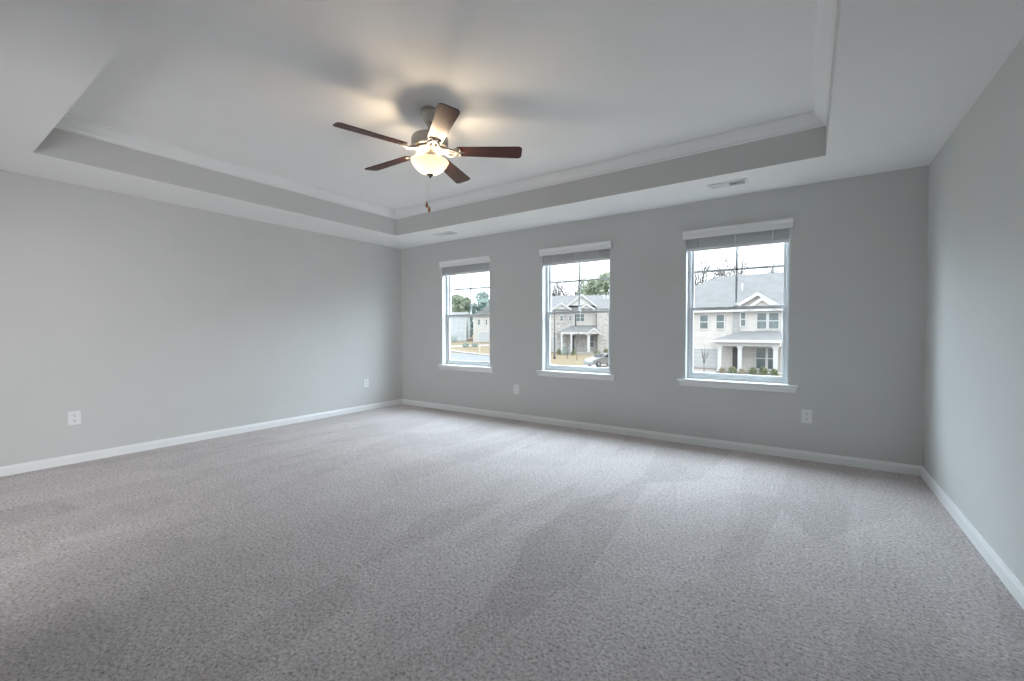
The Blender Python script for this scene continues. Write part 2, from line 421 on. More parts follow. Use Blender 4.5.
# doorway casing behind the camera
b = MB()
for x0, x1, z0, z1 in ((DOOR[0]-0.07, DOOR[0], 0, 2.15), (DOOR[1], DOOR[1]+0.07, 0, 2.15), (DOOR[0]-0.07, DOOR[1]+0.07, 2.15, 2.22)):
    b.box(x0, x1, YN, YN+0.016, z0, z1)
struct(b.build('trim_5', M['trim']), cat='trim')

# ------------------------------------------------------------------ windows and blinds
GY = YB+0.12          # plane of the glass
ZMEET = 1.545
WLAB = ['left hand window nearest the room corner, trees and road outside', 'middle window, brick house and parked car outside', 'right hand window, beige house with porch outside']
def make_window(n, a, b_):
    w = empty('window_%d' % n, ((a+b_)/2, YB, WZ0))
    struct(w, WLAB[n-1], 'window')
    hw = (b_-a)/2; h = WZ1-WZ0
    # greyed vinyl jamb liner around the reveal
    m = MB(); t = 0.010
    m.box(-hw, -hw+t, 0.0, 0.17, 0, h); m.box(hw-t, hw, 0.0, 0.17, 0, h); m.box(-hw+t, hw-t, 0.0, 0.17, h-t, h)
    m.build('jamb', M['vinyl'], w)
    # main frame
    m = MB(); fw = 0.032; y0, y1 = 0.092, 0.130
    i = hw-t
    for q in ((-i, -i+fw, 0.0, h-t), (i-fw, i, 0.0, h-t)): m.bbox(q[0], q[1], y0, y1, q[2], q[3], 0.003, 1)
    m.bbox(-i+fw, i-fw, y0, y1, 0.0, 0.035, 0.003, 1); m.bbox(-i+fw, i-fw, y0, y1, h-t-0.03, h-t, 0.003, 1)
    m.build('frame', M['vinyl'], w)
    s = i-fw+0.004; zm = ZMEET-WZ0
    # lower sash in front
    m = MB(); sw = 0.030; ya, yb = 0.098, 0.126
    m.bbox(-s, -s+sw, ya, yb, 0.030, zm+0.018, 0.003, 1); m.bbox(s-sw, s, ya, yb, 0.030, zm+0.018, 0.003, 1)
    m.bbox(-s+sw, s-sw, ya, yb, 0.030, 0.072, 0.003, 1); m.bbox(-s+sw, s-sw, ya, yb, zm-0.020, zm+0.018, 0.003, 1)
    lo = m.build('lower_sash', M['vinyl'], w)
    MB().box(-s+sw-0.004, s-sw+0.004, 0.112, 0.116, 0.068, zm-0.016).build('glass_pane', M['glass'], lo)
    m = MB()
    m.bbox(-0.032, 0.032, ya-0.004, yb+0.002, zm+0.018, zm+0.026, 0.002, 1); m.bbox(-0.012, 0.030, ya+0.004, ya+0.014, zm+0.026, zm+0.034, 0.002, 1)
    m.build('sash_lock', M['lock'], lo)
    # upper sash behind
    m = MB(); ya, yb = 0.130, 0.158
    m.bbox(-s, -s+sw, ya, yb, zm-0.018, h-0.035, 0.003, 1); m.bbox(s-sw, s, ya, yb, zm-0.018, h-0.035, 0.003, 1)
    m.bbox(-s+sw, s-sw, ya, yb, zm-0.018, zm+0.018, 0.003, 1); m.bbox(-s+sw, s-sw, ya, yb, h-0.068, h-0.035, 0.003, 1)
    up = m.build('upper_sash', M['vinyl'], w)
    g0, g1 = zm+0.014, h-0.064
    MB().box(-s+sw-0.004, s-sw+0.004, 0.142, 0.146, g0, g1).build('glass_pane', M['glass'], up)
    zh = 1.972-WZ0
    m = MB(); m.bbox(-0.0115, 0.0115, 0.142, 0.147, g0, g1, 0.0005, 1); m.bbox(-s+sw, s-sw, 0.142, 0.147, zh-0.0115, zh+0.0115, 0.0005, 1)
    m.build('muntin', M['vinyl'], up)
    # stool and apron
    m = MB()
    m.bbox(-hw-0.078, hw+0.078, -0.034, 0.0, -0.022, 0.0, 0.006, 3); m.box(-hw+0.0005, hw-0.0005, -0.004, 0.095, -0.02, 0.0)
    st = m.build('window_sill', M['trim'], w)
    m = MB()
    prof = [(0.0, -0.022), (-0.022, -0.022), (-0.022, -0.040), (-0.016, -0.052), (-0.012, -0.070), (-0.006, -0.078), (0.0, -0.080)]
    A = [m.bm.verts.new((-hw-0.066+(-y)*0 + 0.012*((-0.022-z)/0.058), y, z)) for y, z in prof]
    B = [m.bm.verts.new((hw+0.066 - 0.012*((-0.022-z)/0.058), y, z)) for y, z in prof]
    k = len(prof)
    for j in range(k): m._face([A[j], A[(j+1) % k], B[(j+1) % k], B[j]])
    m._face(A); m._face(B)
    m.build('apron', M['trim'], st)
    return w
BLAB = ['raised white slat blind on the narrow looking left hand window', 'raised white slat blind on the middle window', 'raised white slat blind on the largest looking right hand window']
def make_blind(n, a, b_):
    hw = (b_-a)/2
    o = empty('window_blind', ((a+b_)/2, YB, 2.19))
    tag(o, BLAB[n-1], 'blind', 'raised blinds over the three windows')
    z = lambda q: q-2.19
    m = MB()
    prof = [(-0.002, z(2.328)), (-0.020, z(2.328)), (-0.022, z(2.345)), (-0.022, z(2.385)), (-0.030, z(2.398)), (-0.036, z(2.412)), (-0.036, z(2.424)), (-0.002, z(2.424))]
    m.prism(prof, 0, -hw-0.028, hw+0.018)
    m.build('valance', M['trim'], o)
    m = MB(); m.bbox(-hw+0.014, hw-0.014, 0.006, 0.060, z(2.335), z(2.386), 0.002, 1); m.build('headrail', M['blind'], o)
    m = MB(); zz = 2.226; k = 0
    rnd = random.Random(n)
    while zz < 2.333:
        dx = rnd.uniform(-0.0015, 0.0015); dz = rnd.uniform(-0.0006, 0.0006)
        m.box(-hw+0.016+dx, hw-0.016+dx, 0.008, 0.058, zz+dz, zz+0.0035+dz); zz += 0.0078; k += 1
    m.build('slat_stack', M['blind'], o)
    m = MB(); m.bbox(-hw+0.016, hw-0.016, 0.008, 0.058, z(2.196)+2.19-2.19+0.0, z(2.220), 0.003, 2); br = m.build('bottom_rail', M['blind'], o)
    for ch in o.children:
        if ch.name.startswith('slat_stack'):
            for v in ch.data.vertices: v.co.z -= 2.19
    for x in (-hw+0.16, 0.0, hw-0.16):
        MB().box(x-0.006, x+0.006, 0.0055, 0.0068, z(2.196), z(2.334)).build('ladder_tape', M['blind'], o)
    return o
for n, (a, b_) in enumerate(OPENINGS, 1):
    make_window(n, a, b_); make_blind(n, a, b_)

# ------------------------------------------------------------------ electrical plates
def make_plate(loc, rz, label, sockets=True):
    o = empty('wall_outlet', loc, rz); tag(o, label, 'outlet', 'white electrical cover plates low on the walls')
    MB().bbox(-0.046, 0.046, -0.007, 0.0, -0.068, 0.068, 0.003, 2).build('cover_plate', M['plate'], o)
    for zc_ in (0.026, -0.026):
        m = MB(); m.prism([(0.020*math.cos(t)*1.0, 0.0 + zc_ + max(-0.016, min(0.016, 0.022*math.sin(t)))) for t in [2*math.pi*i/24 for i in range(24)]], 1, -0.0095, -0.006)
        s = m.build('socket_face', M['plate'], o)
        m = MB(); m.box(-0.0085, -0.0060, -0.0100, -0.0092, zc_+0.000, zc_+0.010); m.box(0.0060, 0.0085, -0.0100, -0.0092, zc_+0.001, zc_+0.009)
        m.prism([(0.004*math.cos(t), zc_-0.008+0.004*math.sin(t)) for t in [2*math.pi*i/12 for i in range(12)]], 1, -0.0100, -0.0092)
        m.build('socket_slots', M['slot'], s)
    m = MB(); m.prism([(0.003*math.cos(t), 0.003*math.sin(t)) for t in [2*math.pi*i/12 for i in range(12)]], 1, -0.0085, -0.006); m.build('plate_screw', M['lock'], o)
    return o
make_plate((XL, 1.052, 0.447), R(90), 'white outlet on the left wall, the one nearest the camera')
make_plate((XL, 4.454, 0.446), R(90), 'white outlet on the left wall near the far corner')
make_plate((-3.493, YB, 0.446), 0, 'white outlet on the window wall left of the middle window')
make_plate((-0.003, YB, 0.438), 0, 'white outlet below right of the right hand window')

# ------------------------------------------------------------------ ceiling registers
def make_vent(x, y, label):
    o = empty('ceiling_vent', (x, y, H)); tag(o, label, 'air vent', 'white air registers in the ceiling border')
    L, Wd = 0.174, 0.074
    m = MB()
    m.box(-L, L, -Wd, -Wd+0.020, -0.012, 0.0); m.box(-L, L, Wd-0.020, Wd, -0.012, 0.0)
    m.box(-L, -L+0.024, -Wd+0.020, Wd-0.020, -0.012, 0.0); m.box(L-0.024, L, -Wd+0.020, Wd-0.020, -0.012, 0.0)
    m.box(-0.008, 0.008, -Wd+0.020, Wd-0.020, -0.012, 0.0)
    m.build('vent_frame', M['plate'], o)
    MB().box(-L+0.02, L-0.02, -Wd+0.022, Wd-0.022, -0.0020, -0.0004).build('duct_opening', M['duct'], o)
    for sgn in (-1, 1):
        m = MB(); k = 9
        for i in range(k):
            xx = sgn*0.078 + (i-(k-1)/2)*0.0155
            mt = Matrix.Translation((xx, 0, -0.008)) @ Matrix.Rotation(R(42*sgn), 4, 'Y')
            m.box(-0.0075, 0.0075, -Wd+0.020, Wd-0.020, -0.0006, 0.0006, 0, mt)
        m.build('louvre_bank', M['plate'], o)
    return o
make_vent(-0.672, 4.730, 'white air vent in the ceiling above the right hand window')
make_vent(-4.46, 4.752, 'white air vent in the ceiling far left near the room corner')

# ------------------------------------------------------------------ ceiling fan
FX, FY = -2.562, 2.556
BZ = 2.764           # blade plane
def make_fan():
    o = empty('ceiling_fan', (FX, FY, TZ))
    tag(o, 'five blade ceiling fan with dark cherry blades and glowing bowl lamp', 'ceiling fan')
    z = lambda q: q-TZ
    MB().lathe([(0.072, 0.0), (0.076, -0.005), (0.076, -0.028), (0.072, -0.036), (0.060, -0.042), (0.057, -0.060), (0.050, -0.078), (0.040, -0.094), (0.032, -0.104)]).build('canopy', M['nickel'], o)
    MB().lathe([(0.020, -0.100), (0.024, -0.104), (0.024, -0.118), (0.014, -0.124), (0.0135, -0.190)], n=24).build('downrod', M['nickel'], o)
    MB().lathe([(0.0139, -0.168), (0.028, -0.172), (0.032, -0.182), (0.032, -0.196), (0.045, -0.206)], n=28).build('coupling', M['dnickel'], o)
    hz = -0.204
    MB().lathe([(0.045, hz), (0.110, hz-0.004), (0.138, hz-0.012), (0.146, hz-0.022), (0.148, hz-0.030), (0.148, hz-0.088), (0.144, hz-0.096), (0.132, hz-0.104), (0.105, hz-0.112), (0.080, hz-0.116)], n=56).build('motor_housing', M['nickel'], o)
    MB().lathe([(0.118, -0.313), (0.122, -0.319), (0.118, -0.327), (0.080, -0.334), (0.060, -0.345), (0.050, -0.366), (0.046, -0.395), (0.050, -0.406), (0.054, -0.416), (0.040, -0.420)], n=48).build('light_fitter', M['nickel'], o)
    # blades
    m = MB(); root, tip = 0.215, 0.750
    ol = []
    for i in range(9):
        t = i/8; ol.append((root + 0.018 + (tip-root-0.052)*t, -(0.058+0.018*t)))
    for i in range(1, 7):
        a = -math.pi/2 + math.pi/2*i/7; ol.append((tip-0.034+0.034*math.cos(a), -(0.076-0.036)+0.036*math.sin(a)))
    ol.append((tip, 0.0))
    top = [(x, -y) for x, y in reversed(ol[:-1])]
    ol = ol + top
    ol += [(root+0.006, 0.052), (root, 0.040), (root, -0.040), (root+0.006, -0.052)]
    m.prism(ol, 2, -0.003, 0.003)
    blade = m.build('fan_blade', M['wood'], o)
    # bracket: scrolled blade iron reaching from the hub to under the blade root
    m = MB()
    for sy in (-1, 1):
        m.tube([(0.085, sy*0.010, 0.018), (0.120, sy*0.028, 0.004), (0.150, sy*0.042, -0.012), (0.185, sy*0.040, -0.017), (0.215, sy*0.020, -0.010), (0.240, sy*0.012, -0.0065)], [0.010, 0.0105, 0.0105, 0.0095, 0.009, 0.008], 10)
        pts = [(0.222+0.026*math.cos(q), sy*(0.028+0.020*math.sin(q)), -0.008) for q in [math.pi*2*k/14 for k in range(15)]]
        m.tube(pts, 0.0055, 8)
    m.tube([(0.085, 0, 0.016), (0.135, 0, -0.004), (0.175, 0, -0.012), (0.215, 0, -0.008), (0.270, 0, -0.0065)], [0.009, 0.010, 0.010, 0.009, 0.006], 10)
    br = m.build('blade_bracket', M['nickel'], blade)
    for x, y in ((0.245, 0.028), (0.245, -0.028), (0.272, 0.0)):
        MB().lathe([(0.0, -0.0105), (0.005, -0.0095), (0.0075, -0.006), (0.0075, -0.0035)], x, y, 12).build('blade_screw', M['nickel'], blade)
    blade.location = (0, 0, z(BZ)); th0 = R(-34.9)
    for k in range(5):
        c = blade if k == 0 else copy_tree(blade, o)
        c.rotation_mode = 'XYZ'
        c.matrix_local = Matrix.Translation((0, 0, z(BZ))) @ Matrix.Rotation(th0+R(72*k), 4, 'Z') @ Matrix.Rotation(R(-12), 4, 'X')
    # bowl
    zr = 2.672
    prof = [(0.147, zr+0.008), (0.151, zr+0.003), (0.148, zr-0.004), (0.140, zr-0.016), (0.129, zr-0.031), (0.114, zr-0.048), (0.097, zr-0.064), (0.081, zr-0.077), (0.064, zr-0.087), (0.046, zr-0.094), (0.024, zr-0.099), (0.008, zr-0.100)]
    bowl = MB().lathe([(r, z(q)) for r, q in prof], n=64, cap=False).build('light_bowl', M['bowl'], o)
    zb = zr-0.097
    MB().lathe([(0.026, z(zb)), (0.028, z(zb-0.004)), (0.022, z(zb-0.010)), (0.013, z(zb-0.015)), (0.011, z(zb-0.022)), (0.006, z(zb-0.028)), (0.0, z(zb-0.030))], n=28).build('finial', M['dnickel'], bowl)
    # bulbs inside the bowl
    for k in range(2):
        a = R(73+144*k); bx, by = 0.070*math.cos(a), 0.070*math.sin(a)
        l = bpy.data.lights.new('bulb_light', 'POINT'); l.energy = P_BULB; l.color = (1.0, 0.77, 0.52); l.shadow_soft_size = 0.03
        lo = bpy.data.objects.new('bulb_light', l); COL.objects.link(lo); lo.parent = o; lo.location = (bx, by, z(2.638))
    # pull chains
    for (sx_, sy_, L) in ((-0.026, -0.012, 2.350), (-0.004, -0.030, 2.308)):
        px, py = sx_*_c - sy_*_s, sx_*_s + sy_*_c
        m = MB(); q = 2.57
        while q > L:
            m.lathe([(0.0, z(q)), (0.0018, z(q-0.0012)), (0.0018, z(q-0.0028)), (0.0, z(q-0.004))], px, py, 6); q -= 0.0046
        m.tube([(px, py, z(2.600)), (px, py, z(L))], 0.0005, 5)
        ch = m.build('pull_chain', M['chain'], o)
        MB().lathe([(0.0, z(L+0.002)), (0.004, z(L)), (0.006, z(L-0.008)), (0.010, z(L-0.024)), (0.011, z(L-0.036)), (0.008, z(L-0.046)), (0.0, z(L-0.050))], px, py, 16).build('chain_fob', M['fob'], ch)
    return o
make_fan()

# ================================================================== outside
RV = Vector((_c, _s)); FV = Vector((-_s, _c))      # street directions used to lay the outside out
def ud(u, d):
    q = RV*u + FV*d; return q.x, q.y
def sm(t):
    t = max(0.0, min(1.0, t)); return t*t*(3-2*t)
def gz(x, y):
    d = Vector((x, y)).dot(FV)
    P = [(0, -2.95), (52, -2.95), (70, -2.30), (90, -0.95), (150, 1.2), (400, 4.0)]
    z = P[0][1]
    for (a, za), (b_, zb) in zip(P, P[1:]):
        if a <= d <= b_: z = za+(zb-za)*(d-a)/(b_-a)
    if d > 400: z = 4.0
    return z + 0.72*sm((y-31)/7)*sm((x+21)/7)*(1-sm((y-60)/20))
def strip(name, pts, w0, w1, dz, mat, label, n=6):
    """ground-following strip: pts (u, d) centre line, widths to the left / right"""
    m = MB(); P = []
    for (a, b_) in zip(pts, pts[1:]):
        for k in range(n): P.append(Vector(a).lerp(Vector(b_), k/n))
    P.append(Vector(pts[-1])); prev = None
    nx = 4
    for i, q in enumerate(P):
        d = (P[min(i+1, len(P)-1)]-P[max(i-1, 0)]).normalized(); nn = Vector((-d.y, d.x))
        row = []
        for k in range(nx+1):
            v = q + nn*(w0 + (w1-w0)*k/nx); x, y = ud(v.x, v.y); row.append(m.bm.verts.new((x, y, gz(x, y)+dz)))
        if prev:
            for k in range(nx): m._face([prev[k], prev[k+1], row[k+1], row[k]])
        prev = row
    o = m.build(name, mat)
    return struct(o, label, 'road')
g = MB(); N = 70; rows = []
for j in range(N+1):
    row = []
    for i in range(N+1):
        d = 6+ (i/N)**1.5*330; u = -150 + 260*j/N
        x, y = ud(u, d)
        if y < YB+1.5: pass
        row.append(g.bm.verts.new((x, y, gz(x, y))))
    rows.append(row)
for j in range(N):
    for i in range(N): g._face([rows[j][i], rows[j][i+1], rows[j+1][i+1], rows[j+1][i]])
struct(g.build('ground', M['lawn']), 'tan dormant lawn outside the windows', 'ground')
CURB = [(-70, 140), (-24, 87), (-10.3, 72), (-3.3, 64.3), (4.3, 52), (8.6, 41), (15, 32.5), (26, 24.8), (44, 12.4)]
strip('road', CURB, -9.0, 0.0, 0.02, M['road'], 'grey street curving past the houses')
strip('curb', CURB, 0.0, 1.1, 0.10, M['conc'], 'pale concrete curb along the far side of the street')
strip('sidewalk', [(-26, 75), (-14, 78.5), (-2, 82.5)], -1.3, 1.3, 0.05, M['conc'], 'pale concrete path in front of the far cream house')
strip('driveway', [(5.5, 48.0), (12.0, 51.0), (15.5, 56)], -2.2, 2.2, 0.06, M['conc'], 'concrete driveway under the silver car')
# driveway of the beige house
m = MB(); prev = None
for k in range(13):
    y = 31.0 + 10.95*k/12; row = [m.bm.verts.new((x, y, gz(x, y)+0.04)) for x in (-10.2, -9, -7.6, -6.2)]
    if prev:
        for i in range(3): m._face([prev[i], prev[i+1], row[i+1], row[i]])
    prev = row
struct(m.build('driveway', M['conc']), 'pale driveway in front of the white garage door of the beige house', 'driveway')

# ---- house parts -------------------------------------------------
def h_window(parent, x0, x1, z0, z1, y, sash=True, mullion=False):
    m = MB(); t = 0.09
    m.box(x0-t, x0, y-0.06, y+0.02, z0-t, z1+t); m.box(x1, x1+t, y-0.06, y+0.02, z0-t, z1+t)
    m.box(x0, x1, y-0.06, y+0.02, z1, z1+t); m.box(x0, x1, y-0.08, y+0.02, z0-t, z0)
    if sash: m.box(x0, x1, y-0.05, y+0.0, (z0+z1)/2-0.035, (z0+z1)/2+0.035)
    if mullion: m.box((x0+x1)/2-0.05, (x0+x1)/2+0.05, y-0.055, y, z0, z1)
    f = m.build('house_window', M['extrim'], parent)
    MB().box(x0, x1, y-0.03, y-0.01, z0, z1).build('window_pane', M['expane'], f)
    return f
def gable_roof(parent, x0, x1, ze, xa, za, y0, y1, mat_face, over=0.3, name='gable'):
    """gable facing -y: face wall, two roof planes, white rake boards"""
    m = MB(); m.prism([(x0, ze), (x1, ze), (xa, za)], 1, y0, y1); f = m.build(name, mat_face, parent)
    m = MB(); t = 0.14
    for (xe, s) in ((x0, -1), (x1, 1)):
        dx, dz = xe-xa, ze-za; k = (abs(dx)+over)/abs(dx); ex, ez = xa+dx*k, za+dz*k
        m.prism([(xa, za+0.02), (ex, ez+0.02), (ex, ez+0.02+t), (xa, za+0.02+t)], 1, y0-over, y1)
    m.build('gable_roof', M['roof'], f)
    m = MB()
    for (xe, s) in ((x0, -1), (x1, 1)):
        dx, dz = xe-xa, ze-za; k = (abs(dx)+over)/abs(dx); ex, ez = xa+dx*k, za+dz*k
        m.prism([(xa, za-0.16), (ex, ez-0.16), (ex, ez+0.14), (xa, za+0.14)], 1, y0-over-0.04, y0-over)
    m.build('rake_board', M['extrim'], f)
    return f
def garage_door(parent, x0, x1, z0, z1, y):
    m = MB(); m.box(x0, x1, y-0.02, y+0.05, z0, z1)
    n = 4; h = (z1-z0)/n; k = max(4, int((x1-x0)/0.7)); w = (x1-x0)/k
    for i in range(n):
        for j in range(k):
            m.bbox(x0+j*w+0.07, x0+(j+1)*w-0.07, y-0.045, y-0.015, z0+i*h+0.08, z0+(i+1)*h-0.08, 0.012, 1)
    g_ = m.build('garage_door', M['garage'], parent)
    m = MB(); m.box(x0-0.14, x0, y-0.07, y+0.02, z0, z1+0.14); m.box(x1, x1+0.14, y-0.07, y+0.02, z0, z1+0.14); m.box(x0, x1, y-0.07, y+0.02, z1, z1+0.14)
    m.build('door_surround', M['extrim'], g_)
    return g_
def column(parent, x, y, z0, z1, r=0.15):
    m = MB(); m.box(x-r-0.06, x+r+0.06, y-r-0.06, y+r+0.06, z0, z0+0.2); m.box(x-r, x+r, y-r, y+r, z0+0.2, z1-0.16); m.box(x-r-0.06, x+r+0.06, y-r-0.06, y+r+0.06, z1-0.16, z1)
    return m.build('porch_column', M['extrim'], parent)

# ---- beige house opposite (right hand window)
def beige_house():
    o = empty('house', (-6.0, 42.0, -2.2)); tag(o, 'beige sided house with white porch and grey shingle roof, straight across the street', 'house')
    P = lambda m, n, mat, par=None: m.build(n, mat, par or o)
    ox, oy, oz = 6.0, -42.0, 2.2
    T = Matrix.Translation((ox, oy, oz))
    # build in world numbers, shifted to the empty
    class S(MB):
        def build(self, name, mats, parent=None):
            q = MB.build(self, name, mats, parent); q.data.transform(T); return q
    global MBX
    x0, x1, y0, y1, zf, ze = -14.0, -1.72, 42.0, 52.0, -2.6, 3.12
    m = S(); m.box(x0, x1, y0, y1, zf, ze); m.build('siding_wall', M['siding'], o)
    m = S(); m.box(-5.45, -4.86, y0-0.05, y0+0.1, zf, ze); m.build('stone_panel', M['stone'], o)
    m = S(); m.box(x1-0.16, x1+0.06, y0-0.06, y0+0.12, zf, ze); m.build('corner_board', M['extrim'], o)
    m = S(); m.box(-6.62, -6.44, y0-0.06, y0+0.02, zf, -0.2); m.build('corner_board', M['extrim'], o)
    # main roof: hip on the left, gable on the right
    m = S(); ov = 0.45; zr = 6.62; yr = 47.0
    A = (x0-ov, y0-ov, ze); B = (x1+0.3, y0-ov, ze); C = (x1+0.3, y1+ov, ze); D = (x0-ov, y1+ov, ze); E_ = (-7.4, yr, zr); F_ = (x1+0.3, yr, zr+0.0)
    v = [m.bm.verts.new(q) for q in (A, B, C, D, E_, F_)]
    for f in ((0,1,5,4), (1,2,5), (2,3,4,5), (3,0,4), (0,3,2,1)): m._face([v[i] for i in f])
    roof = m.build('main_roof', M['roof'], o)
    m = S(); m.box(x0-ov, x1+0.3, y0-ov-0.03, y0-ov+0.02, ze-0.24, ze+0.03); m.box(x0-ov, x1+0.3, y0-ov, y0, ze-0.24, ze-0.20); m.build('eave_fascia', M['extrim'], o)
    m = S(); m.tube([(-4.98, 44.2, 4.4), (-4.98, 44.2, 5.55)], 0.06, 10); m.tube([(-4.98, 44.2, 4.45), (-4.98, 44.2, 4.75)], 0.12, 10); m.build('vent_pipe', M['extrim'], roof)
    def gab(*a, **k):
        f = gable_roof(o, *a, **k)
        for q in (f, *f.children): q.data.transform(T)
    gab(-5.6, -1.70, ze-0.02, -3.55, 4.36, 41.95, 45.5, M['siding'], over=0.30)
    gab(-4.25, -2.15, ze+0.02, -3.20, 3.92, 41.55, 41.95, M['siding'], over=0.16, name='small_gable')
    def win(*a, **k):
        f = h_window(o, *a, **k)
        for q in (f, *f.children): q.data.transform(T)
    win(-8.10, -7.46, 1.44, 2.64, y0); win(-6.74, -6.14, 1.44, 2.66, y0)
    win(-4.80, -4.48, 1.66, 2.80, y0)
    win(-3.58, -2.92, 1.42, 2.72, y0); win(-2.72, -2.04, 1.42, 2.72, y0)
    win(-3.62, -2.95, -1.95, -0.22, y0); win(-2.76, -2.30, -1.95, -0.22, y0)
    f = garage_door(o, -9.75, -6.62, -2.12, -0.42, y0)
    for q in (f, *f.children): q.data.transform(T)
    m = S(); m.box(-9.75, -6.62, y0-0.075, y0, -2.24, -2.12); m.build('garage_threshold', M['brickred'], o)
    m = S(); m.box(-5.42, -4.92, y0-0.08, y0+0.02, -2.15, -0.22); m.build('front_door', M['exdoor'], o)
    # porch
    m = S(); m.box(-6.5, -1.72, 39.6, 42, -2.6, -2.12); m.build('porch_floor', M['conc'], o)
    m = S()
    q0 = [(-6.75, 39.3, 0.47), (-1.6, 39.3, 0.47), (-1.6, 42.0, 0.47), (-6.75, 42.0, 0.47), (-4.75, 41.98, 1.20), (-1.95, 41.98, 1.20)]
    v = [m.bm.verts.new(q) for q in q0]
    for f in ((0,1,5,4), (1,2,5), (3,0,4), (2,3,4,5), (0,3,2,1)): m._face([v[i] for i in f])
    m.build('porch_roof', M['roof'], o)
    m = S(); m.box(-6.75, -1.6, 39.27, 39.33, 0.30, 0.50); m.box(-6.45, -1.8, 39.75, 40.0, -0.02, 0.46); m.box(-6.44, -6.26, 40.0, 42, -0.02, 0.455); m.box(-1.97, -1.81, 40.0, 42, -0.02, 0.455); m.build('porch_beam', M['extrim'], o)
    for x in (-6.12, -4.62, -2.12):
        c = column(o, x, 39.88, -2.12, -0.02); c.data.transform(T)
    return o
beige_house()

# ---- brick house (middle window): local x runs along the camera's right, front faces the street
def brick_house():
    x, y = ud((585-512)/431.8*70, 70); z0 = gz(x, y)
    o = empty('house', (x, y, 0.0), YAW); tag(o, 'pale brick house with white front gables and porch, seen through the middle window', 'house')
    zb = z0-0.5; ze = 4.75
    m = MB(); m.box(-8.5, 1.85, 0.0, 10, zb, ze); m.build('brick_wall', M['brick'], o)
    m = MB(); m.box(1.85, 7.0, -0.9, 10, zb, ze); m.build('brick_wing', M['brick'], o)
    m = MB(); m.box(1.80, 1.98, -0.98, -0.9, zb+3.6, ze); m.box(-2.0, 1.8, -0.06, 0.0, 2.1, ze); m.build('siding_panel', M['siding_cream'], o)
    m = MB(); v = [m.bm.verts.new(q) for q in ((-9.0, -0.5, ze), (7.5, -1.4, ze), (7.5, 10.5, ze), (-9.0, 10.5, ze), (-4.2, 5, 7.35), (6.8, 5, 7.45))]
    for f in ((0,1,5,4), (1,2,5), (2,3,4,5), (3,0,4), (0,3,2,1)): m._face([v[i] for i in f])
    rf = m.build('main_roof', M['roof'], o)
    for xx in (3.55, 4.15):
        MB().tube([(xx, 2.2, 6.0), (xx, 2.2, 7.15)], 0.10, 8).build('vent_pipe', M['extrim'], rf)
    m = MB(); m.box(-9.0, 7.5, -0.56, -0.5, ze-0.2, ze+0.05); m.build('eave_fascia', M['extrim'], o)
    gable_roof(o, -2.9, 1.5, ze+0.55, -0.7, 6.98, -0.55, 5, M['extrim'], 0.3)
    gable_roof(o, -1.1, 1.2, ze+0.0, 0.05, 5.45, -0.95, -0.55, M['extrim'], 0.2, 'small_gable')
    gable_roof(o, -5.35, -2.55, ze-0.02, -3.95, 5.62, -0.85, 3, M['extrim'], 0.25)
    h_window(o, -1.40, -0.15, 2.80, 3.92, -0.06, True, True)
    h_window(o, -4.0, -3.6, 2.9, 3.6, 0.0); h_window(o, -2.55, -2.2, 2.9, 3.6, 0.0)
    m = MB(); m.box(-1.62, -1.45, -0.16, -0.06, 1.9, ze); m.build('downspout', M['iron'], o)
    garage_door(o, -8.0, -4.6, zb+0.5, 0.3, 0.0)
    # porch
    m = MB(); v = [m.bm.verts.new(q) for q in ((-4.3, -2.6, 1.10), (1.95, -2.6, 1.10), (1.95, 0, 1.10), (-4.3, 0, 1.10), (-2.0, -0.02, 2.05), (1.6, -0.02, 2.05))]
    for f in ((0,1,5,4), (1,2,5), (3,0,4), (2,3,4,5), (0,3,2,1)): m._face([v[i] for i in f])
    m.build('porch_roof', M['roof'], o)
    gable_roof(o, -0.25, 2.0, 0.75, 0.9, 1.55, -2.75, -0.2, M['extrim'], 0.12, 'porch_gable')
    m = MB(); m.box(-4.2, 1.9, -2.55, -2.3, 0.72, 1.1); m.box(-4.19, -4.01, -2.3, 0, 0.72, 1.09); m.build('porch_beam', M['extrim'], o)
    m = MB(); m.box(-4.3, 1.9, -2.6, 0, zb, z0+0.2); m.build('porch_floor', M['conc'], o)
    for xx, r in ((-4.05, 0.13), (-2.55, 0.13), (0.15, 0.20)): column(o, xx, -2.4, z0+0.2, 0.72, r)
    m = MB(); m.box(-2.3, -1.75, -0.08, 0.02, z0+0.2, 0.45); m.build('front_door', M['exdoor'], o)
    h_window(o, 0.45, 1.4, -1.4, 0.4, 0.0)
    return o
brick_house()

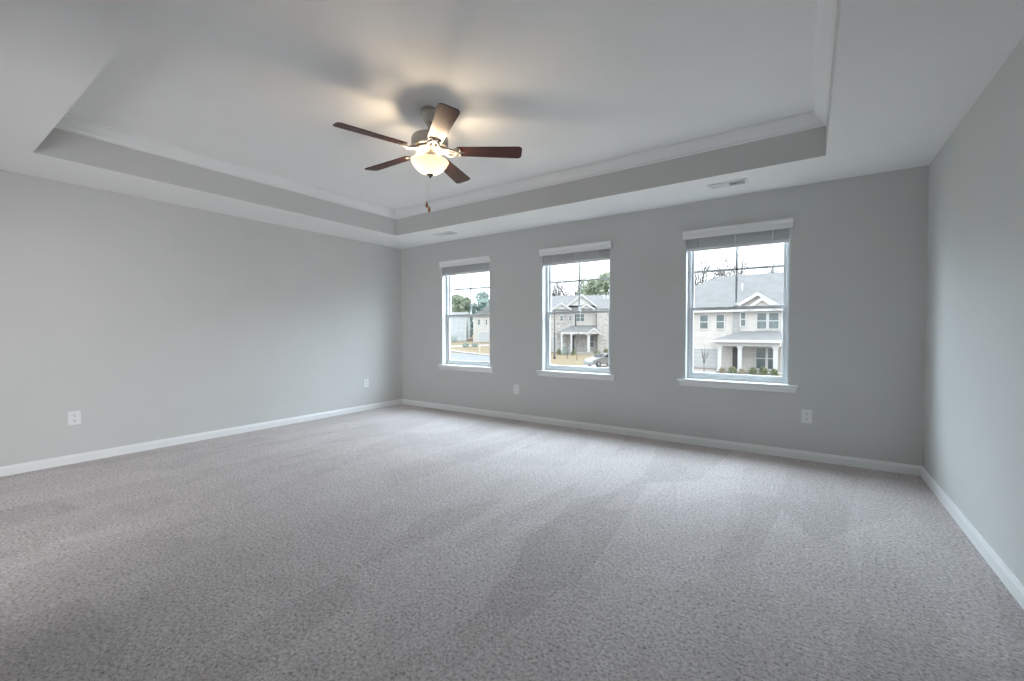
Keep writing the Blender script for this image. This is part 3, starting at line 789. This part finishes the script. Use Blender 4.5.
# ---- far houses (left hand window)
def far_houses():
    x, y = ud((452-512)/431.8*92, 92); z0 = gz(x, y)
    o = empty('house', (x, y, z0), YAW); tag(o, 'plain pale blue house wall at far left beyond the lawn', 'house')
    MB().box(-9, 3.0, 0, 9, -0.6, 5.4).build('siding_wall', M['siding_blue'], o)
    m = MB(); m.prism([(-0.4, 5.3), (9.4, 5.3), (4.5, 6.3)], 0, -9.3, 3.2); m.build('main_roof', M['roof'], o)
    m = MB(); m.box(2.85, 3.06, -0.06, 0.1, -0.6, 5.3); m.build('corner_board', M['extrim'], o)
    x, y = ud((482-512)/431.8*88, 88); z0 = gz(x, y)
    o = empty('house', (x, y, z0), YAW); tag(o, 'cream house with white garage door at right in the left hand window', 'house')
    MB().box(-1.7, 8, 0, 9, -0.6, 5.6).build('siding_wall', M['siding_cream'], o)
    m = MB(); m.prism([(-2.0, 5.3), (8.3, 5.3), (3.2, 8.4)], 1, -0.4, 9.3); m.build('main_roof', M['roof'], o)
    garage_door(o, -0.7, 1.9, 0.0, 2.1, -0.02)
    for q0_, q1_ in ((-1.75, -1.55), (1.95, 2.1)): MB().box(q0_, q1_, -0.06, 0.1, -0.6, 5.5).build('corner_board', M['extrim'], o)
    h_window(o, -0.85, -0.35, 3.6, 4.6, 0.0); h_window(o, 0.75, 1.1, 3.6, 4.6, 0.0)
far_houses()

# ---- trees and shrubs ---------------------------------------------
def leaves(m, rnd, c, rad, n, size):
    for _ in range(n):
        while True:
            q = Vector((rnd.uniform(-1, 1), rnd.uniform(-1, 1), rnd.uniform(-1, 1)))
            if 0.35 < q.length < 1: break
        p = Vector(c) + Vector((q.x*rad[0], q.y*rad[1], q.z*rad[2]))
        a = Vector((rnd.gauss(0, 1), rnd.gauss(0, 1), rnd.gauss(0, 1))).normalized()
        b_ = a.orthogonal().normalized(); s = size*rnd.uniform(0.6, 1.4); d = a.cross(b_)
        m.poly([p-b_*s, p+d*s*0.5+a*s*0.25, p+b_*s, p-d*s*0.5-a*s*0.25])
def evergreen(u, d, h, rad, seed, label, mat, cone=False, group='evergreen trees behind the houses'):
    x, y = ud(u, d); z = gz(x, y); rnd = random.Random(seed)
    o = empty('evergreen_tree', (x, y, z-0.1)); tag(o, label, 'tree', group)
    MB().tube([(0, 0, 0), (0.1, 0, h*0.5), (0, 0.05, h*0.93)], [0.30, 0.2, 0.05], 8).build('trunk', M['bark'], o)
    m = MB()
    if cone:
        k = 12
        for i in range(k):
            t = i/(k-1); rr = rad*(1-0.9*t); leaves(m, rnd, (0, 0, h*(0.2+0.78*t)), (rr, rr, h/k*0.9), int(220*(1-0.8*t))+30, 0.30)
    else:
        for i in range(16):
            a = rnd.uniform(0, 6.28); t = rnd.uniform(0, 1); rr = rad*(0.75-0.45*t*t)
            leaves(m, rnd, (rr*math.cos(a)*rnd.uniform(.3, 1), rr*math.sin(a)*rnd.uniform(.3, 1), h*(0.32+0.60*t)), (rad*0.42, rad*0.42, h*0.12), 170, 0.30)
        leaves(m, rnd, (0, 0, h*0.86), (rad*0.45, rad*0.45, h*0.14), 240, 0.3)
    m.build('foliage', mat, o)
    return o
def bare_tree(x, y, h, seed, label, spread=0.55, lvl=4, group='leafless trees behind the houses', r0=None):
    z = gz(x, y); rnd = random.Random(seed)
    o = empty('bare_tree', (x, y, z-0.1)); tag(o, label, 'tree', group)
    tr = MB(); br = MB(); r0 = r0 or h*0.022
    def grow(p, d, L, r, k):
        q = p + d*L*0.5 + Vector((rnd.gauss(0, 1), rnd.gauss(0, 1), 0))*L*0.04; e = q + d*L*0.5 + Vector((0, 0, L*0.05))
        (tr if k == lvl else br).tube([p, q, e], [r, r*0.82, r*0.62], 6 if k > 1 else 4)
        if k == 0: return
        for i in range(4 if k < lvl else 5):
            ax = Vector((rnd.gauss(0, 1), rnd.gauss(0, 1), rnd.gauss(0, 0.5))).normalized()
            nd = (d + ax*spread*rnd.uniform(0.7, 1.5)).normalized()
            st = p.lerp(e, rnd.uniform(0.45, 1.0)) if i else e
            grow(st, nd, L*rnd.uniform(0.55, 0.78), r*0.55, k-1)
    grow(Vector((0, 0, 0)), Vector((0, 0, 1)), h*0.42, r0, lvl)
    tr.build('trunk', M['bark'], o); br.build('branches', M['bark'], o)
    return o
px = lambda x, d: (x-512)/431.8*d
D = 'through the left hand window'
evergreen(px(456, 112), 112, 10.8, 3.6, 1, 'tall dull green tree at the left behind the pale blue house', M['leaf'])
evergreen(px(466, 118), 118, 10.4, 2.8, 2, 'dull green tree just right of the pale blue house roof', M['leaf'])
evergreen(px(483, 114), 114, 11.8, 4.3, 3, 'bushy blue green tree behind the cream house', M['leaf2'])
evergreen(px(470.5, 106), 106, 6.2, 1.0, 4, 'dark narrow conifer in the gap between the blue and cream houses', M['leaf2'], True)
evergreen(px(591, 99), 99, 13.8, 3.9, 5, 'broad olive green tree above the brick house roof, left one of the pair', M['leaf'])
evergreen(px(605, 112), 112, 17.2, 4.6, 6, 'broad olive green tree above the brick house roof, right one of the pair', M['leaf'])
for k, (pxx, d, h) in enumerate(((554, 86, 8.2), (561, 101, 12.2), (569, 117, 16.5), (575.5, 134, 15.6))):
    x, y = ud(px(pxx, d), d)
    bare_tree(x, y, h, 20+k, ['leafless tree at the left edge of the middle window', 'leafless tree behind the left gable of the brick house', 'tallest leafless tree behind the brick house', 'leafless tree right behind the main gable of the brick house'][k])
for k, (pxx, d, h) in enumerate(((698, 60, 13.6), (712, 72, 13.6), (729, 84, 16.6), (752, 98, 16.4))):
    x, y = ud(px(pxx, d), d)
    bare_tree(x, y, h, 40+k, ['leafless tree left of the beige house roof ridge', 'shorter leafless tree at the end of the beige house ridge', 'tallest leafless tree peeking over the beige house ridge', 'leafless tree top just showing over the beige house ridge at right'][k])
x, y = -6.85, 37.2
bare_tree(x, y, 2.6, 60, 'young leafless sapling in front of the white garage door', 0.25, 2, 'young saplings on the lawns', 0.035)
for k, (pxx, d, h) in enumerate(((567.5, 60, 4.4), (577, 58, 5.0))):
    x, y = ud(px(pxx, d), d)
    bare_tree(x, y, h, 70+k, ['thin leafless sapling on the lawn left of the brick house porch door', 'thin leafless sapling on the lawn in front of the brick house door'][k], 0.25, 2, 'young saplings on the lawns', 0.04)
def shrub(x, y, r, h, seed, label, mat, group):
    rnd = random.Random(seed); o = empty('shrub', (x, y, gz(x, y)-0.03)); tag(o, label, 'shrub', group)
    m = MB(); leaves(m, rnd, (0, 0, h*0.5), (r, r, h*0.5), 420, 0.07); m.build('foliage', mat, o)
    m = MB()
    for k in range(5):
        a = 1.25*k; m.tube([(0, 0, 0), (r*0.3*math.cos(a), r*0.3*math.sin(a), h*0.4), (r*0.6*math.cos(a), r*0.6*math.sin(a), h*0.75)], [0.02, 0.014, 0.006], 5)
    m.build('stems', M['bark'], o)
    return o
SH = ['leftmost, beside the garage corner', 'second from the garage, by the front door', 'third from the garage', 'fourth from the garage', 'fifth, under the paired windows', 'rightmost, by the end column']
for k, (x, r, h, mt) in enumerate(((-5.75, .28, .55, 'drygrass'), (-5.03, .30, .62, 'shrub'), (-4.31, .28, .50, 'drygrass'), (-3.59, .29, .62, 'shrub'), (-2.87, .30, .72, 'shrub'), (-2.15, .28, .55, 'shrub'))):
    shrub(x, 38.9, r, h, 80+k, ('pale dry shrub' if mt == 'drygrass' else 'green shrub')+' at the beige house porch, '+SH[k], M[mt], 'shrubs along the porch of the beige house')
for k, (pxx, d, r, h) in enumerate(((566.0, 66, .58, 1.4), (573.4, 66, .40, .8), (559, 66.5, .35, .9), (597, 66, .45, .7), (606, 66, .4, 1.0))):
    x, y = ud(px(pxx, d), d)
    shrub(x, y, r, h, 90+k, ['round grey green shrub before the brick house porch', 'low shrub just right of the round one before the brick house porch', 'small upright shrub by the white garage of the brick house', 'low shrub before the right brick wing', 'upright shrub farthest right before the brick wing'][k], M['shrub'] if k != 0 else M['leaf2'], 'shrubs in front of the brick house')
for k, (pxx, d, r, h) in enumerate(((454, 88, .9, 1.5), (465.5, 79, .7, .8), (474.5, 79, .7, .7))):
    x, y = ud(px(pxx, d), d)
    shrub(x, y, r, h, 97+k, ['dark shrub at the foot of the pale blue house', 'low dark shrub on the lawn, left one of two in the left window', 'low dark shrub on the lawn, right one of two in the left window'][k], M['leaf2'], 'shrubs on the far lawn')

# ---- street lamp, marker post, car -----------------------------------
x, y = ud(px(554.5, 60), 60); z = gz(x, y)
o = empty('street_lamp', (x, y, z)); tag(o, 'slim dark street lamp post on the lawn left of the brick house', 'street lamp')
MB().lathe([(0.16, 0), (0.16, 0.35), (0.10, 0.45), (0.085, 3.0), (0.07, 6.1)], n=14).build('lamp_post', M['iron'], o)
m = MB().lathe([(0.07, 6.1), (0.14, 6.15), (0.22, 6.5), (0.24, 6.62), (0.10, 6.74), (0.0, 6.85)], n=12); m.build('lantern', M['iron'], o)
x, y = ud(px(479.6, 66), 66); z = gz(x, y)
o = empty('marker_post', (x, y, z)); tag(o, 'thin pale post by the curb in the left hand window', 'post')
MB().bbox(-0.08, 0.08, -0.05, 0.05, 0, 1.75, 0.02, 1).build('post_body', M['marker'], o)
MB().bbox(-0.09, 0.09, -0.055, 0.055, 1.62, 1.78, 0.02, 1).build('post_cap', M['drygrass'], o)

def make_car():
    x, y = ud(px(603.5, 49), 49); z = gz(x, y)+0.07
    o = empty('car', (x, y, z), YAW+R(180+28)); tag(o, 'silver car parked on the driveway before the brick house', 'car')
    # side outline, nose at +x
    prof = [(-2.15, .32), (-2.2, .62), (-2.12, .92), (-1.75, 1.0), (-1.25, 1.32), (-0.6, 1.46), (0.15, 1.44), (0.95, 1.02), (1.7, .90), (2.1, .74), (2.2, .52), (2.15, .28)]
    m = MB(); hw = 0.86
    def half(q): return hw - (0.16 if q[1] > 1.2 else 0.0) - (0.08 if abs(q[0]) > 2.0 else 0)
    A = [m.bm.verts.new((q[0], -half(q), q[1])) for q in prof]; B = [m.bm.verts.new((q[0], half(q), q[1])) for q in prof]
    n = len(prof)
    m._face(A); m._face(list(reversed(B)))
    for i in range(n): m._face([A[i], A[(i+1) % n], B[(i+1) % n], B[i]])
    bmesh.ops.triangulate(m.bm, faces=[f for f in m.bm.faces if len(f.verts) > 4])
    bmesh.ops.bevel(m.bm, geom=[e for e in m.bm.edges if e.calc_face_angle(0) > 0.5], offset=0.05, segments=2, affect='EDGES')
    body = m.build('car_body', M['car'], o)
    m = MB(); m.poly([(0.24, -0.60, 1.41), (0.90, -0.74, 1.07), (0.90, 0.74, 1.07), (0.24, 0.60, 1.41)]); 
    g1 = m.bm.faces[:] if False else None
    for v in m.bm.verts: v.co += Vector((0.035, 0, 0.035))
    r_ = bmesh.ops.solidify(m.bm, geom=list(m.bm.faces), thickness=0.02); m.build('windscreen', M['carglass'], o)
    m = MB(); m.poly([(-1.2, -0.60, 1.30), (-1.66, -0.74, 1.04), (-1.66, 0.74, 1.04), (-1.2, 0.60, 1.30)])
    for v in m.bm.verts: v.co += Vector((-0.035, 0, 0.035))
    bmesh.ops.solidify(m.bm, geom=list(m.bm.faces), thickness=0.02); m.build('rear_window', M['carglass'], o)
    for sy in (-1, 1):
        m = MB(); m.prism([(-1.3, 1.06), (-1.05, 1.30), (-0.55, 1.38), (0.10, 1.37), (0.62, 1.08)], 1, sy*0.80, sy*0.875); m.build('side_window', M['carglass'], o)
        m = MB(); m.bbox(1.98, 2.19, sy*0.60-0.17, sy*0.60+0.17, .60, .74, .03, 2); m.build('headlight', M['alloy'], o)
        m = MB(); m.bbox(-2.2, -2.06, sy*0.62-0.16, sy*0.62+0.16, .68, .84, .03, 2); m.build('tail_light', M['redlight'], o)
        for xx in (1.35, -1.35):
            m = MB(); pr = [(0.0, -.10), (0.27, -.10), (0.32, -.07), (0.32, .07), (0.27, .10), (0.0, .10)]
            m.lathe(pr, n=24); m.bm.transform(Matrix.Translation((xx, sy*0.78, 0.32)) @ Matrix.Rotation(R(90), 4, 'X')); w_ = m.build('wheel', M['tyre'], o)
            m = MB(); m.lathe([(0.0, -.115), (0.19, -.108), (0.205, -.09), (0.205, .09), (0.19, .108), (0.0, .115)], n=20); m.bm.transform(Matrix.Translation((xx, sy*0.78, 0.32)) @ Matrix.Rotation(R(90), 4, 'X')); m.build('wheel_rim', M['alloy'], w_)
    return o
make_car()
